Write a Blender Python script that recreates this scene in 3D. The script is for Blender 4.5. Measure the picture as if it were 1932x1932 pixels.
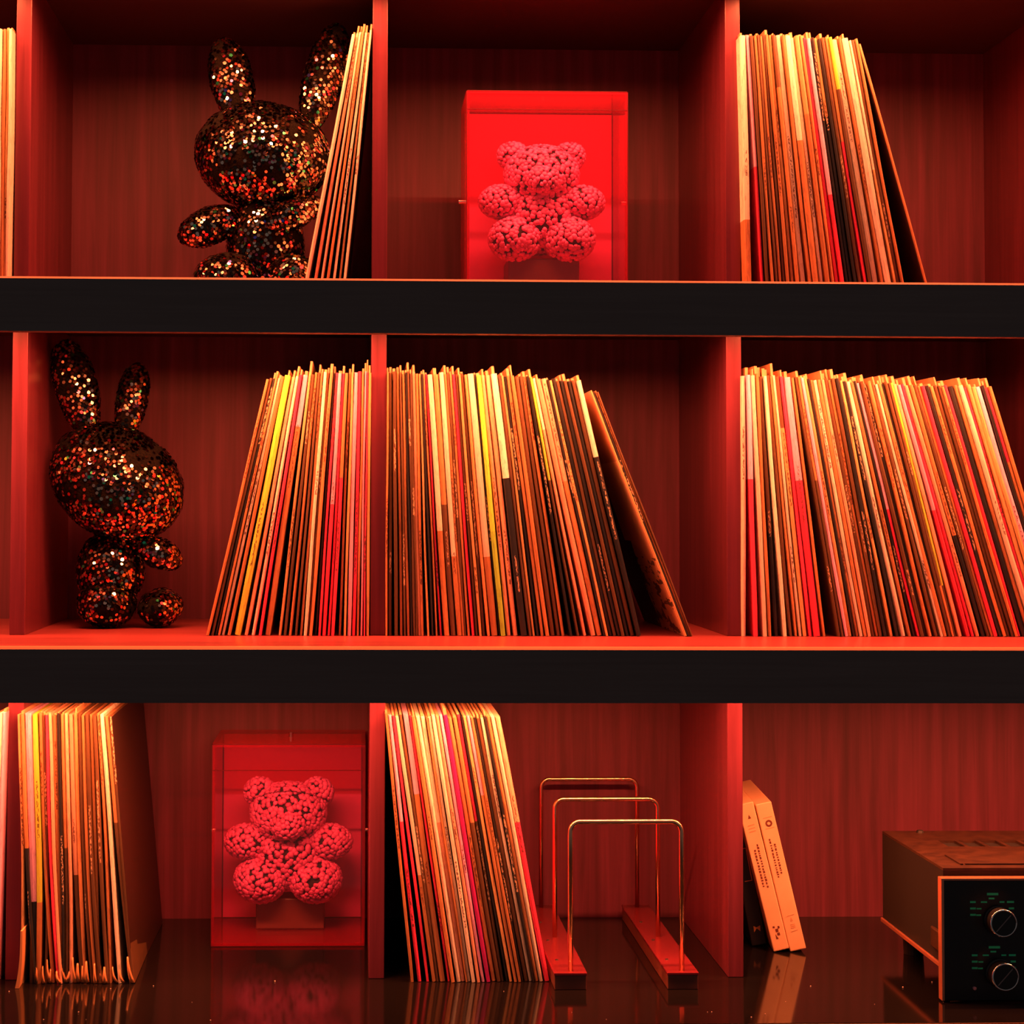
import bpy, bmesh, math, random
from mathutils import Vector, Matrix, noise
random.seed(7)
S = bpy.context.scene
for o in list(bpy.data.objects): bpy.data.objects.remove(o)
COL = S.collection

# ------------------------------------------------------------------ camera
cam_d = bpy.data.cameras.new('camera'); cam = bpy.data.objects.new('camera', cam_d); COL.objects.link(cam)
yaw, pit, rol = 0.02911, 0.04026, 0.00346
fw = Vector((math.sin(yaw), math.cos(yaw), 0)); rt = Vector((math.cos(yaw), -math.sin(yaw), 0)); up = Vector((0, 0, 1))
fw, up = fw*math.cos(pit)+up*math.sin(pit), up*math.cos(pit)-fw*math.sin(pit)
rt, up = rt*math.cos(rol)+up*math.sin(rol), up*math.cos(rol)-rt*math.sin(rol)
CP = Vector((0.40246, -2.02127, 0.00818))
cam.matrix_world = Matrix(((rt.x, up.x, -fw.x, CP.x), (rt.y, up.y, -fw.y, CP.y), (rt.z, up.z, -fw.z, CP.z), (0, 0, 0, 1)))
cam_d.sensor_width = 36; cam_d.sensor_fit = 'HORIZONTAL'; cam_d.lens = 3475.228*36/1932
cam_d.shift_x = (966-772.2915)/1932; cam_d.shift_y = (820.287-966)/1932
cam_d.clip_start = .05; S.camera = cam

# ------------------------------------------------------------------ world, view, lights
W = bpy.data.worlds.new('dim_room'); S.world = W; W.use_nodes = True
W.node_tree.nodes['Background'].inputs[0].default_value = (1.0, .86, .84, 1)
W.node_tree.nodes['Background'].inputs[1].default_value = .06
S.view_settings.view_transform = 'Standard'; S.view_settings.look = 'None'
S.view_settings.gamma = 1; S.view_settings.exposure = 0.0
try: S.view_settings.use_curve_mapping = False
except Exception: pass

Z1, Z2, Z3 = .2616, -.1435, -.5503          # shelf tops and counter top
TH = .0175                                  # board thickness
CEIL = {1: .6496, 2: Z1-TH, 3: Z2-TH}       # undersides above each row
SP, DT = .43, .0184                         # divider spacing and thickness
YD, YB = .194, .5194                        # divider fronts, back panel
LED = (1.0, .205, .068)
LEDP = {1: 5.4, 2: 5.4, 3: 5.2}
def led(x0, x1, zc, p, y=.122):
    L = bpy.data.lights.new('led_light', 'AREA'); L.shape = 'RECTANGLE'
    L.size = x1-x0; L.size_y = .008; L.energy = p*(x1-x0)/.4; L.color = LED; L.spread = math.radians(150)
    o = bpy.data.objects.new('led_light', L); COL.objects.link(o)
    o.location = ((x0+x1)/2, y, zc-.0055); o.rotation_euler = (math.radians(10), 0, 0)
for row in (1, 2, 3):
    for k in range(-1, 4):
        led(k*SP+.02, (k+1)*SP-.02, CEIL[row], LEDP[row])

# ------------------------------------------------------------------ mesh helpers
def new_obj(name, bm, mats, parent=None, smooth=False):
    me = bpy.data.meshes.new(name); bmesh.ops.recalc_face_normals(bm, faces=bm.faces); bm.to_mesh(me); bm.free()
    if not isinstance(mats, (list, tuple)): mats = [mats]
    for m in mats: me.materials.append(m)
    if smooth:
        for p in me.polygons: p.use_smooth = True
    o = bpy.data.objects.new(name, me); COL.objects.link(o)
    if parent: o.parent = parent
    return o
def tag(o, label, cat, group=None):
    o['label'] = label; o['category'] = cat
    if group: o['group'] = group
    return o
def thing(name, label, cat, loc=(0, 0, 0), rot=(0, 0, 0), group=None):
    o = bpy.data.objects.new(name, None); COL.objects.link(o); o.empty_display_size = .02
    o.location = loc; o.rotation_euler = rot
    return tag(o, label, cat, group)
def struct(name, bm, m):
    o = new_obj(name, bm, m); o['kind'] = 'structure'; return o
def box(bm, x0, x1, y0, y1, z0, z1, bev=0, mi=0):
    vs = [bm.verts.new((x, y, z)) for x in (x0, x1) for y in (y0, y1) for z in (z0, z1)]
    fs = [bm.faces.new([vs[i] for i in f]) for f in ((0,1,3,2),(4,6,7,5),(0,4,5,1),(2,3,7,6),(0,2,6,4),(1,5,7,3))]
    for f in fs: f.material_index = mi
    if bev:
        es = list({e for f in fs for e in f.edges})
        bmesh.ops.bevel(bm, geom=es, offset=bev, segments=2, affect='EDGES', profile=.5)
    return bm
def BX(*a, **k): return box(bmesh.new(), *a, **k)
def prism(bm, pts, y0, y1, mi=0):
    a = [bm.verts.new((x, y0, z)) for x, z in pts]; b = [bm.verts.new((x, y1, z)) for x, z in pts]
    n = len(pts); bm.faces.new(a).material_index = mi; bm.faces.new(b[::-1]).material_index = mi
    for i in range(n): bm.faces.new((a[i], b[i], b[(i+1) % n], a[(i+1) % n])).material_index = mi
    return bm
def tube(bm, pts, r, n=12):
    pts = [Vector(p) for p in pts]; rings = []
    ref = Vector((0, 1, 0))
    for i, p in enumerate(pts):
        d = (pts[min(i+1, len(pts)-1)]-pts[max(i-1, 0)]).normalized()
        a = ref.cross(d); a = a.normalized() if a.length > 1e-4 else Vector((1, 0, 0)); b = d.cross(a)
        rings.append([bm.verts.new(p+a*r*math.cos(t)+b*r*math.sin(t)) for t in [2*math.pi*k/n for k in range(n)]])
    for q, w in zip(rings, rings[1:]):
        for k in range(n): bm.faces.new((q[k], q[(k+1) % n], w[(k+1) % n], w[k]))
    bm.faces.new(rings[0][::-1]); bm.faces.new(rings[-1]); return bm
def lathe_y(bm, prof, cx, cz, n=40, mi=0, cap=True):       # prof: (radius, y)
    rings = []
    for r, y in prof:
        rings.append([bm.verts.new((cx+r*math.cos(t), y, cz+r*math.sin(t))) for t in [2*math.pi*k/n for k in range(n)]])
    for a, b in zip(rings, rings[1:]):
        for k in range(n): bm.faces.new((a[k], a[(k+1) % n], b[(k+1) % n], b[k])).material_index = mi
    if cap: bm.faces.new(rings[0][::-1]).material_index = mi; bm.faces.new(rings[-1]).material_index = mi
    return bm

# ------------------------------------------------------------------ materials
class NT:
    def __init__(s, name):
        s.m = bpy.data.materials.new(name); s.m.use_nodes = True; s.t = s.m.node_tree; s.n = s.t.nodes
        s.b = s.n['Principled BSDF']
    def add(s, typ, **kw):
        n = s.n.new(typ)
        for k, v in kw.items():
            if k.startswith('_'): n.inputs[int(k[1:])].default_value = v
            else: setattr(n, k, v)
        return n
    def link(s, a, b): s.t.links.new(a, b)
    def math(s, op, a, b=None, c=None):
        n = s.n.new('ShaderNodeMath'); n.operation = op
        for i, v in enumerate((a, b, c)):
            if v is None: continue
            if isinstance(v, (int, float)): n.inputs[i].default_value = v
            else: s.link(v, n.inputs[i])
        return n.outputs[0]
    def mix(s, f, a, b):
        n = s.n.new('ShaderNodeMix'); n.data_type = 'RGBA'
        for sk, v in ((n.inputs[0], f), (n.inputs[6], a), (n.inputs[7], b)):
            if isinstance(v, (int, float)): sk.default_value = v
            elif isinstance(v, tuple): sk.default_value = v if len(v) == 4 else (*v, 1)
            else: s.link(v, sk)
        return n.outputs[2]
    def ramp(s, f, stops):
        n = s.n.new('ShaderNodeValToRGB'); e = n.color_ramp.elements
        while len(e) < len(stops): e.new(.5)
        for q, (p, c) in zip(e, stops): q.position = p; q.color = (*c, 1) if len(c) == 3 else c
        s.link(f, n.inputs[0]); return n.outputs[0]
    def coord(s, scale=(1, 1, 1), space='Object', loc=(0, 0, 0)):
        tc = s.n.new('ShaderNodeTexCoord'); mp = s.n.new('ShaderNodeMapping')
        mp.inputs['Scale'].default_value = scale; mp.inputs['Location'].default_value = loc
        s.link(tc.outputs[space], mp.inputs[0]); return mp.outputs[0]
    def noise(s, vec, scale, detail=4, rough=.55, dist=0):
        n = s.n.new('ShaderNodeTexNoise'); s.link(vec, n.inputs['Vector'])
        n.inputs['Scale'].default_value = scale; n.inputs['Detail'].default_value = detail
        n.inputs['Roughness'].default_value = rough; n.inputs['Distortion'].default_value = dist
        return n.outputs[0]
    def bump(s, h, strength, dist=.001):
        n = s.n.new('ShaderNodeBump'); n.inputs['Strength'].default_value = strength; n.inputs['Distance'].default_value = dist
        s.link(h, n.inputs['Height']); s.link(n.outputs[0], s.b.inputs['Normal'])
    def set(s, color=None, rough=None, metal=None, **kw):
        if color is not None:
            if isinstance(color, tuple): s.b.inputs['Base Color'].default_value = (*color, 1)
            else: s.link(color, s.b.inputs['Base Color'])
        if rough is not None: s.b.inputs['Roughness'].default_value = rough
        if metal is not None: s.b.inputs['Metallic'].default_value = metal
        for k, v in kw.items(): s.b.inputs[k.replace('_', ' ')].default_value = v
        return s
def plain(name, color, rough=.5, metal=0, **kw): return NT(name).set(color, rough, metal, **kw).m

def wood(name, axis, dark, light, rough=.38, off=0):
    t = NT(name)
    sc = {'z': (22, 22, 1.0), 'x': (1.0, 22, 22)}[axis]
    v = t.coord(sc, loc=(off, off*.7, off*1.3))
    v2 = t.coord({'z': (5, 5, .9), 'x': (.9, 5, 5)}[axis], loc=(off, 3+off, 1))
    n1 = t.noise(v, 3.2, 6, .62, .6)
    big = t.noise(v2, 1.6, 2, .4, .8)
    w = t.add('ShaderNodeTexWave'); w.wave_type = 'BANDS'; w.bands_direction = 'X' if axis == 'z' else 'Z'
    t.link(v2, w.inputs['Vector']); w.inputs['Scale'].default_value = 2.6; w.inputs['Distortion'].default_value = 7
    w.inputs['Detail'].default_value = 3; w.inputs['Detail Scale'].default_value = .8
    f = t.math('ADD', t.math('MULTIPLY', n1, .58), t.math('ADD', t.math('MULTIPLY', w.outputs[0], .07), t.math('MULTIPLY', big, .35)))
    c = t.ramp(f, [(.30, dark), (.72, light)])
    fine = t.noise(t.coord({'z': (240, 240, 6), 'x': (6, 240, 240)}[axis]), 1.0, 2, .5)
    c = t.mix(t.math('MULTIPLY', t.math('SUBTRACT', fine, .35), .55), c, tuple(x*.45 for x in dark))
    t.set(c, rough); t.bump(fine, .12, .0006)
    return t.m
MW_V = wood('mahogany_vertical_grain', 'z', (.085, .012, .022), (.215, .036, .068), .33)
MW_B = wood('mahogany_back_panel', 'z', (.075, .013, .028), (.225, .036, .085), .55, 5)
MW_H = wood('mahogany_horizontal_grain', 'x', (.18, .026, .03), (.38, .066, .075), .34, 2)
M_FASC = wood('black_stained_fascia', 'x', (.145, .115, .11), (.175, .14, .135), .65, 9)
M_UNDER_SHADE = plain('shaded_underside', (.050, .016, .017), .6)  # board undersides: the dim shade of the bay ceilings put into the colour
M_NOSE = plain('oiled_edge_strip', (.62, .27, .16), .3)
M_GLOSS = NT('polished_black_counter').set((.006, .005, .005), .09, 0, IOR=1.38).m
M_BLACK = plain('black_paint', (.012, .011, .011), .5)
M_DARKWALL = plain('dark_painted_wall', (.03, .026, .025), .9)
M_ALU = plain('anodised_channel', (.5, .5, .5), .35, 1)
M_BRASS = plain('brushed_brass', (.95, .62, .38), .24, 1)
M_CHROME = plain('polished_metal', (.9, .88, .86), .12, 1)

SC = {'W': ((.90, .84, .66), 'cream'), 'P': ((.90, .48, .74), 'pale pink'), 'R': ((.82, .05, .13), 'red'),
      'M': ((.62, .02, .26), 'crimson'), 'Y': ((.72, .80, .08), 'mustard yellow'), 'O': ((.58, .26, .10), 'orange-brown'),
      'T': ((.68, .41, .17), 'tan'), 'B': ((.14, .07, .03), 'dark brown'), 'K': ((.022, .022, .022), 'black'),
      'S': ((.84, .44, .28), 'salmon'), 'G': ((.34, .62, .06), 'olive green')}
def sleeve_mat(code):
    base = SC[code][0]; t = NT('sleeve_card_'+SC[code][1].replace(' ', '_').replace('-', '_'))
    oi = t.n.new('ShaderNodeObjectInfo'); rnd = oi.outputs['Random']
    tc = t.n.new('ShaderNodeTexCoord'); sx = t.n.new('ShaderNodeSeparateXYZ'); t.link(tc.outputs['Object'], sx.inputs[0])
    x, y, z = sx.outputs
    lum = sum(base)/3
    ink = (.10, .03, .02) if lum > .3 else (.62, .42, .25)
    # worn card
    cmb = t.n.new('ShaderNodeCombineXYZ'); t.link(t.math('MULTIPLY', x, 3), cmb.inputs[0]); t.link(t.math('ADD', y, t.math('MULTIPLY', rnd, 37)), cmb.inputs[1]); t.link(t.math('MULTIPLY', z, .35), cmb.inputs[2])
    wn = t.noise(cmb.outputs[0], 160, 4, .65)
    val = t.math('ADD', .72, t.math('MULTIPLY', t.math('FRACT', t.math('MULTIPLY', rnd, 91.7)), .42))
    mul = t.n.new('ShaderNodeVectorMath'); mul.operation = 'SCALE'; mul.inputs[0].default_value = base; t.link(val, mul.inputs['Scale'])
    c = t.mix(t.math('MULTIPLY', t.math('GREATER_THAN', wn, .56), .45), mul.outputs[0], tuple(min(1, b*.45+.02) for b in base))
    # printed title: tiny marks in a column on the spine only
    gl = t.n.new('ShaderNodeCombineXYZ'); t.link(t.math('MULTIPLY', x, 900), gl.inputs[0]); t.link(t.math('MULTIPLY', rnd, 100), gl.inputs[1]); t.link(t.math('MULTIPLY', z, 330), gl.inputs[2])
    g = t.noise(gl.outputs[0], 1.0, 1, .5)
    mark = t.math('GREATER_THAN', g, .50)
    start = t.math('ADD', .05, t.math('MULTIPLY', t.math('FRACT', t.math('MULTIPLY', rnd, 17.3)), .19))
    ln = t.math('ADD', .025, t.math('MULTIPLY', t.math('FRACT', t.math('MULTIPLY', rnd, 53.1)), .075))
    inz = t.math('MULTIPLY', t.math('GREATER_THAN', z, start), t.math('LESS_THAN', z, t.math('ADD', start, ln)))
    inx = t.math('LESS_THAN', t.math('ABSOLUTE', x), .0011)
    iny = t.math('LESS_THAN', y, .0012)
    has = t.math('LESS_THAN', t.math('FRACT', t.math('MULTIPLY', rnd, 7.77)), .62)
    f = t.math('MULTIPLY', t.math('MULTIPLY', mark, inz), t.math('MULTIPLY', t.math('MULTIPLY', inx, iny), t.math('MULTIPLY', has, .85)))
    c = t.mix(f, c, ink)
    t.set(c, .42 if code != 'K' else .3); t.bump(wn, .25, .0004)
    return t.m
SM = {k: sleeve_mat(k) for k in SC}
M_CARD = NT('kraft_inner_card'); _v = M_CARD.coord((60, 6, 6)); M_CARD = M_CARD.set(M_CARD.ramp(M_CARD.noise(_v, 3, 3), [(.3, (.40, .20, .09)), (.7, (.66, .37, .17))]), .6).m

# ------------------------------------------------------------------ the room shell (dark, mostly out of frame)
struct('wall_back', BX(-1.6, 2.6, .56, .60, -1.31, 1.3), M_DARKWALL)
struct('floor', BX(-1.6, 2.6, -3.2, .60, -1.36, -1.31), M_DARKWALL)

# ------------------------------------------------------------------ bookcase
bc = thing('bookcase', 'built-in mahogany bookcase with black fascia boards and open square bays', 'bookcase', (0, 0, 0))
XL, XR = -.60, 1.66
for zt in (CEIL[1]+TH, Z1, Z2):
    sb = new_obj('shelf_board', BX(XL, XR, .018, YB, zt-TH, zt), [MW_H, M_UNDER_SHADE], bc)
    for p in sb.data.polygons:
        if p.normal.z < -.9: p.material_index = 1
    new_obj('fascia', BX(XL, XR, 0, .018, zt-.0602, zt-.0022), M_FASC, bc)
    bm = bmesh.new()
    prof = [(0.0, zt-.0022), (.0185, zt-.0022), (.0185, zt+.0002), (.0022, zt+.0002)]
    a = [bm.verts.new((XL, y, z)) for y, z in prof]; b = [bm.verts.new((XR, y, z)) for y, z in prof]
    bm.faces.new(a); bm.faces.new(b[::-1])
    for i in range(4): bm.faces.new((a[i], b[i], b[(i+1) % 4], a[(i+1) % 4]))
    new_obj('edge_strip', bm, M_NOSE, bc)
    new_obj('led_channel', BX(XL, XR, .110, .134, zt-TH-.005, zt-TH), M_ALU, bc)
for row, (zb, zc) in {1: (Z1, CEIL[1]), 2: (Z2, CEIL[2]), 3: (Z3, CEIL[3])}.items():
    for k in range(-1, 4):
        if row == 3 and k == 3: continue
        x = k*SP
        new_obj('divider', BX(x-DT/2, x+DT/2, YD, YB, zb, zc, bev=.0008), MW_V, bc)
    for k in range(-1, 4):
        x0 = max(XL, k*SP-SP/2+SP/2); 
        new_obj('back_panel', BX(k*SP, (k+1)*SP, YB, YB+.006, zb-.002, zc+.002), MW_B, bc)
    new_obj('back_panel', BX(XL, -SP, YB, YB+.006, zb-.002, zc+.002), MW_B, bc)
for x in (XL, XR-DT):
    new_obj('end_panel', BX(x, x+DT, 0.002, YB+.006, Z3, CEIL[1]), MW_V, bc)
new_obj('top_board', BX(XL, XR, .0, YB+.006, CEIL[1]+TH+.0004, CEIL[1]+TH+.03), MW_H, bc)

ct = thing('countertop', 'glossy black countertop mirroring the records, rack and boxes on it', 'countertop')
new_obj('slab', BX(XL, XR, -.003, .556, Z3-.035, Z3, bev=.0006), M_GLOSS, ct)
bm = bmesh.new(); box(bm, XL, XR, -.0062, -.0031, Z3-.0042, Z3-.0006)
new_obj('edge_strip', bm, plain('counter_edge_strip', (.10, .05, .03), .4), ct)
cab = thing('base_cabinet', 'black base cabinet under the glossy countertop', 'cabinet')
new_obj('carcass', BX(XL, XR, .02, .55, -1.30, Z3-.036), M_BLACK, cab)
for k in range(-1, 4):
    d = new_obj('door', BX(k*SP+.002 if k >= 0 else XL, (k+1)*SP-.002, .0, .0195, -1.27, Z3-.04, bev=.001), M_BLACK, cab)
    new_obj('handle', BX((k+1)*SP-.05, (k+1)*SP-.038, -.02, -.0005, -.75, -.63, bev=.002), M_ALU, d)

# ------------------------------------------------------------------ pixel-free positions of the record rows (metres)
ORD = ['', 'first', 'second', 'third', 'fourth', 'fifth', 'sixth', 'seventh', 'eighth', 'ninth', 'tenth', 'eleventh', 'twelfth',
       'thirteenth', 'fourteenth', 'fifteenth', 'sixteenth', 'seventeenth', 'eighteenth', 'nineteenth', 'twentieth']
TEN = {20: 'twenty', 30: 'thirty', 40: 'forty', 50: 'fifty', 60: 'sixty', 70: 'seventy'}
TENTH = {30: 'thirtieth', 40: 'fortieth', 50: 'fiftieth', 60: 'sixtieth', 70: 'seventieth'}
def ordinal(n):
    if n <= 20: return ORD[n]
    t = n//10*10
    return TENTH[t] if n == t else TEN[t]+'-'+ORD[n % 10]
def interp(ctrl, v):
    for (a, b), (c, d) in zip(ctrl, ctrl[1:]):
        if v <= c or (c, d) == ctrl[-1]: return b+(d-b)*(v-a)/(c-a)
ROWS = {}
#ROWS_BEGIN
ROWS['a'] = dict(shelf_z=0.2616, h0=0.32, y0=0.172, ctrl=[(-0.0323, -0.0311), (-0.0097, -0.0114)], seq=[(-0.0323, 'O'), (-0.0273, 'W'), (-0.0216, 'O'), (-0.0172, 'T'), (-0.0141, 'W'), (-0.0097,)], where='far left edge of top shelf', group='records at the far left of the top shelf')
ROWS['b'] = dict(shelf_z=0.2616, h0=0.322, y0=0.172, ctrl=[(0.3959, 0.3377), (0.42, 0.3911)], seq=[(0.3959, 'W'), (0.4006, 'S'), (0.4046, 'W'), (0.4079, 'O'), (0.4113, 'W'), (0.4146, 'T'), (0.4173, 'W'), (0.42,)], where='leaning beside the top shelf bunny', group='records leaning beside the top bunny', fin=(0.006, 0.013))
ROWS['c'] = dict(shelf_z=0.2616, h0=0.321, y0=0.17, ctrl=[(0.8641, 0.8712), (0.872, 0.8899), (0.9083, 0.9397), (0.95, 0.9934), (0.9762, 1.0274), (1.0037, 1.0615), (1.0074, 1.0914), (1.012, 1.0966)], seq=[(0.8641, 'W', ('O', 0.35)), (0.872, 'P', ('R', 0.55)), (0.8762, 'B'), (0.8804, 'O'), (0.8843, 'B'), (0.8876, 'O'), (0.8914, 'B'), (0.8947, 'O'), (0.8992, 'T'), (0.9031, 'B', ('O', 0.8)), (0.908, 'W'), (0.9148, 'O'), (0.9187, 'W', ('O', 0.6)), (0.9265, 'W'), (0.9311, 'T', ('O', 0.7)), (0.937, 'O'), (0.9409, 'R'), (0.9454, 'P', ('R', 0.45)), (0.9507, 'K'), (0.9539, 'T', ('K', 0.75)), (0.9585, 'K'), (0.9624, 'B'), (0.9677, 'O', ('R', 0.65)), (0.9716, 'Y', ('B', 0.8)), (0.9762, 'W'), (0.9841, 'O'), (0.9873, 'W'), (0.9965, 'W', ('T', 0.5)), (0.9991, 'B'), (1.0037, 'O'), (1.0074, 'O'), (1.012,)], where='top shelf, right bay', group='records on the top shelf, right bay', fin=(0.003, 0.012))
ROWS['d'] = dict(shelf_z=-0.1435, h0=0.3155, y0=0.186, ctrl=[(0.2952, 0.2258), (0.3081, 0.2422), (0.318, 0.2605), (0.3263, 0.2719), (0.3386, 0.2952), (0.3457, 0.3111), (0.354, 0.325), (0.3616, 0.3395), (0.3711, 0.3477), (0.3812, 0.3635), (0.3895, 0.3743), (0.3976, 0.3901), (0.4103, 0.4053), (0.4211, 0.4212)], seq=[(0.2952, 'O'), (0.2991, 'B'), (0.3029, 'K'), (0.3055, 'O'), (0.3088, 'W'), (0.3127, 'O'), (0.3173, 'Y'), (0.3257, 'S'), (0.3302, 'W'), (0.3347, 'R'), (0.3386, 'P', ('O', 0.85)), (0.3457, 'T'), (0.3495, 'B'), (0.3534, 'O'), (0.3572, 'B'), (0.3603, 'O'), (0.3635, 'W'), (0.3679, 'B'), (0.3711, 'O'), (0.3755, 'K'), (0.378, 'R'), (0.3812, 'P', ('R', 0.5)), (0.3863, 'R'), (0.3895, 'O', ('R', 0.6)), (0.3939, 'O'), (0.397, 'T'), (0.4001, 'P'), (0.4052, 'R'), (0.4097, 'O'), (0.4128, 'P'), (0.4154, 'R'), (0.4173, 'T'), (0.4211,)], where='middle shelf, left bay', group='records on the middle shelf, left bay', fin=(0.009, 0.0165))
ROWS['e'] = dict(shelf_z=-0.1435, h0=0.3155, y0=0.186, ctrl=[(0.4395, 0.4389), (0.451, 0.4566), (0.4637, 0.4725), (0.4739, 0.4814), (0.488, 0.5093), (0.502, 0.5246), (0.5129, 0.5347), (0.518, 0.5423), (0.5359, 0.5652), (0.5468, 0.5767), (0.5532, 0.585), (0.5648, 0.6015), (0.5751, 0.6123), (0.5835, 0.6251), (0.5938, 0.6378), (0.6035, 0.6506), (0.611, 0.6678), (0.618, 0.6845), (0.6322, 0.7004), (0.6425, 0.7113), (0.6522, 0.7221), (0.66, 0.7311), (0.6665, 0.7387), (0.6739, 0.7496), (0.6819, 0.7959), (0.6902, 0.801), (0.6989, 0.8087)], seq=[(0.4395, 'O'), (0.4421, 'B'), (0.4465, 'B'), (0.451, 'O'), (0.4548, 'B'), (0.4574, 'O'), (0.4612, 'K'), (0.4637, 'B'), (0.4669, 'B'), (0.4694, 'S'), (0.4739, 'O'), (0.4777, 'T'), (0.4803, 'K'), (0.4829, 'O'), (0.4854, 'R'), (0.488, 'W', ('O', 0.45)), (0.495, 'O', ('B', 0.55)), (0.502, 'W', ('O', 0.3)), (0.5084, 'O'), (0.5116, 'B'), (0.5148, 'O'), (0.518, 'R'), (0.5218, 'B'), (0.525, 'T'), (0.5282, 'B'), (0.5321, 'O'), (0.5359, 'W', ('O', 0.3)), (0.5449, 'K'), (0.5468, 'Y', ('G', 0.45)), (0.5532, 'S'), (0.5584, 'S'), (0.5645, 'W', ('K', 0.62)), (0.5732, 'B'), (0.577, 'T'), (0.5803, 'K'), (0.5835, 'O'), (0.588, 'O'), (0.5932, 'B'), (0.599, 'B'), (0.6035, 'O'), (0.6076, 'K'), (0.611, 'Y', ('B', 0.62)), (0.6145, 'W', ('S', 0.8)), (0.6186, 'S'), (0.6251, 'S', ('O', 0.6)), (0.6322, 'K'), (0.6348, 'T'), (0.6386, 'K'), (0.6431, 'B'), (0.6477, 'K'), (0.6522, 'B'), (0.6568, 'K'), (0.6613, 'B'), (0.6672, 'W', ('K', 0.68)), (0.6739,)], where='middle shelf, centre bay', group='records on the middle shelf, centre bay', fin=(0.006, 0.0145))
ROWS['e2'] = dict(shelf_z=-0.1435, h0=0.3155, y0=0.186, ctrl=[(0.678, 0.7934), (0.6866, 0.8004), (0.6955, 0.8087)], seq=[(0.6835, 'T'), (0.6866, 'K'), (0.6898, 'O'), (0.6923, 'B'), (0.6949,)], where='fanned out ending the centre bay', group='records fanned out at the end of the centre row', fin_p=0)
ROWS['f'] = dict(shelf_z=-0.1435, h0=0.3155, y0=0.186, ctrl=[(0.8678, 0.8679), (0.8736, 0.8814), (0.8787, 0.8923), (0.8851, 0.8993), (0.8941, 0.9173), (0.9058, 0.9365), (0.9148, 0.9487), (0.9284, 0.9654), (0.9294, 0.9802), (0.9352, 0.9867), (0.943, 0.9957), (0.9553, 1.0098), (0.969, 1.0246), (0.9826, 1.0394), (0.9954, 1.0613), (1.0081, 1.08), (1.0211, 1.0935), (1.03, 1.1083), (1.0427, 1.118), (1.051, 1.1257), (1.0569, 1.1386), (1.0669, 1.1516), (1.0776, 1.1645), (1.0925, 1.1793), (1.1133, 1.2006), (1.1329, 1.2213), (1.155, 1.2439), (1.1745, 1.2634)], seq=[(0.8678, 'W'), (0.8736, 'P', ('R', 0.65)), (0.8787, 'W'), (0.8845, 'O'), (0.889, 'B', ('K', 0.4)), (0.8941, 'W'), (0.8987, 'B'), (0.9026, 'O'), (0.9058, 'W'), (0.9097, 'B', ('T', 0.8)), (0.9148, 'R'), (0.9193, 'P', ('R', 0.6)), (0.9284, 'O'), (0.932, 'B'), (0.9352, 'O', ('B', 0.6)), (0.9391, 'P'), (0.9436, 'T'), (0.9482, 'K'), (0.9514, 'O'), (0.9553, 'W'), (0.9599, 'O'), (0.9644, 'S'), (0.969, 'B'), (0.9735, 'O'), (0.9774, 'B'), (0.982, 'K'), (0.9866, 'T'), (0.9907, 'K'), (0.9947, 'W'), (1.0007, 'O'), (1.0048, 'K'), (1.0081, 'P', ('R', 0.55)), (1.012, 'B'), (1.0165, 'K'), (1.0211, 'O'), (1.0259, 'B'), (1.03, 'W'), (1.0338, 'O'), (1.0383, 'K'), (1.0421, 'B'), (1.0465, 'B', ('O', 0.25)), (1.0497, 'Y', ('B', 0.2)), (1.0532, 'S'), (1.0582, 'P', ('R', 0.5)), (1.0629, 'R'), (1.0669, 'S'), (1.0722, 'O', ('K', 0.45)), (1.0776, 'B'), (1.0828, 'O'), (1.0867, 'R'), (1.0919, 'K'), (1.0971, 'O'), (1.1022, 'B'), (1.1068, 'B'), (1.1107, 'O'), (1.1146, 'R'), (1.1198, 'K'), (1.127, 'O'), (1.1322, 'W'), (1.1387, 'R'), (1.1426, 'T'), (1.1479, 'T'), (1.1531, 'P'), (1.1602, 'K'), (1.1648, 'R', ('O', 0.7)), (1.1693, 'O'), (1.1739,)], where='middle shelf, right bay', group='records on the middle shelf, right bay', fin=(0.008, 0.016))
ROWS['g'] = dict(shelf_z=-0.5503, h0=0.317, y0=0.172, ctrl=[(-0.0196, -0.0272), (-0.0072, -0.0149)], seq=[(-0.0196, 'O'), (-0.0153, 'W'), (-0.0115, 'P'), (-0.0072,)], where='far left edge of counter', group='records at the far left of the counter')
ROWS['h'] = dict(shelf_z=-0.5503, h0=0.315, y0=0.178, ctrl=[(0.0046, 0.0172), (0.0127, 0.0272), (0.0227, 0.0364), (0.0364, 0.0482), (0.0451, 0.0575), (0.0594, 0.0717), (0.07, 0.0823), (0.0806, 0.0934), (0.0937, 0.1096), (0.1018, 0.1271), (0.1068, 0.1377), (0.1074, 0.1377), (0.1168, 0.1457)], seq=[(0.0046, 'T'), (0.0083, 'O', ('K', 0.5)), (0.0127, 'P', ('K', 0.35)), (0.0221, 'Y', ('O', 0.3)), (0.0289, 'O'), (0.0333, 'B'), (0.037, 'R'), (0.0408, 'S'), (0.0451, 'O'), (0.0507, 'K'), (0.0544, 'O', ('B', 0.55)), (0.0594, 'S'), (0.0638, 'S', ('B', 0.4)), (0.07, 'O'), (0.075, 'B'), (0.0794, 'O'), (0.0837, 'B'), (0.0887, 'O'), (0.0931, 'B'), (0.0981, 'O'), (0.1018, 'W'), (0.1071, 'O', ('B', 0.6)), (0.1124, 'B'), (0.1168,)], where='crinkled counter row, left bay', group='worn records at the left of the counter', curl=0.006, fin=(0.0, 0.005))
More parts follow.
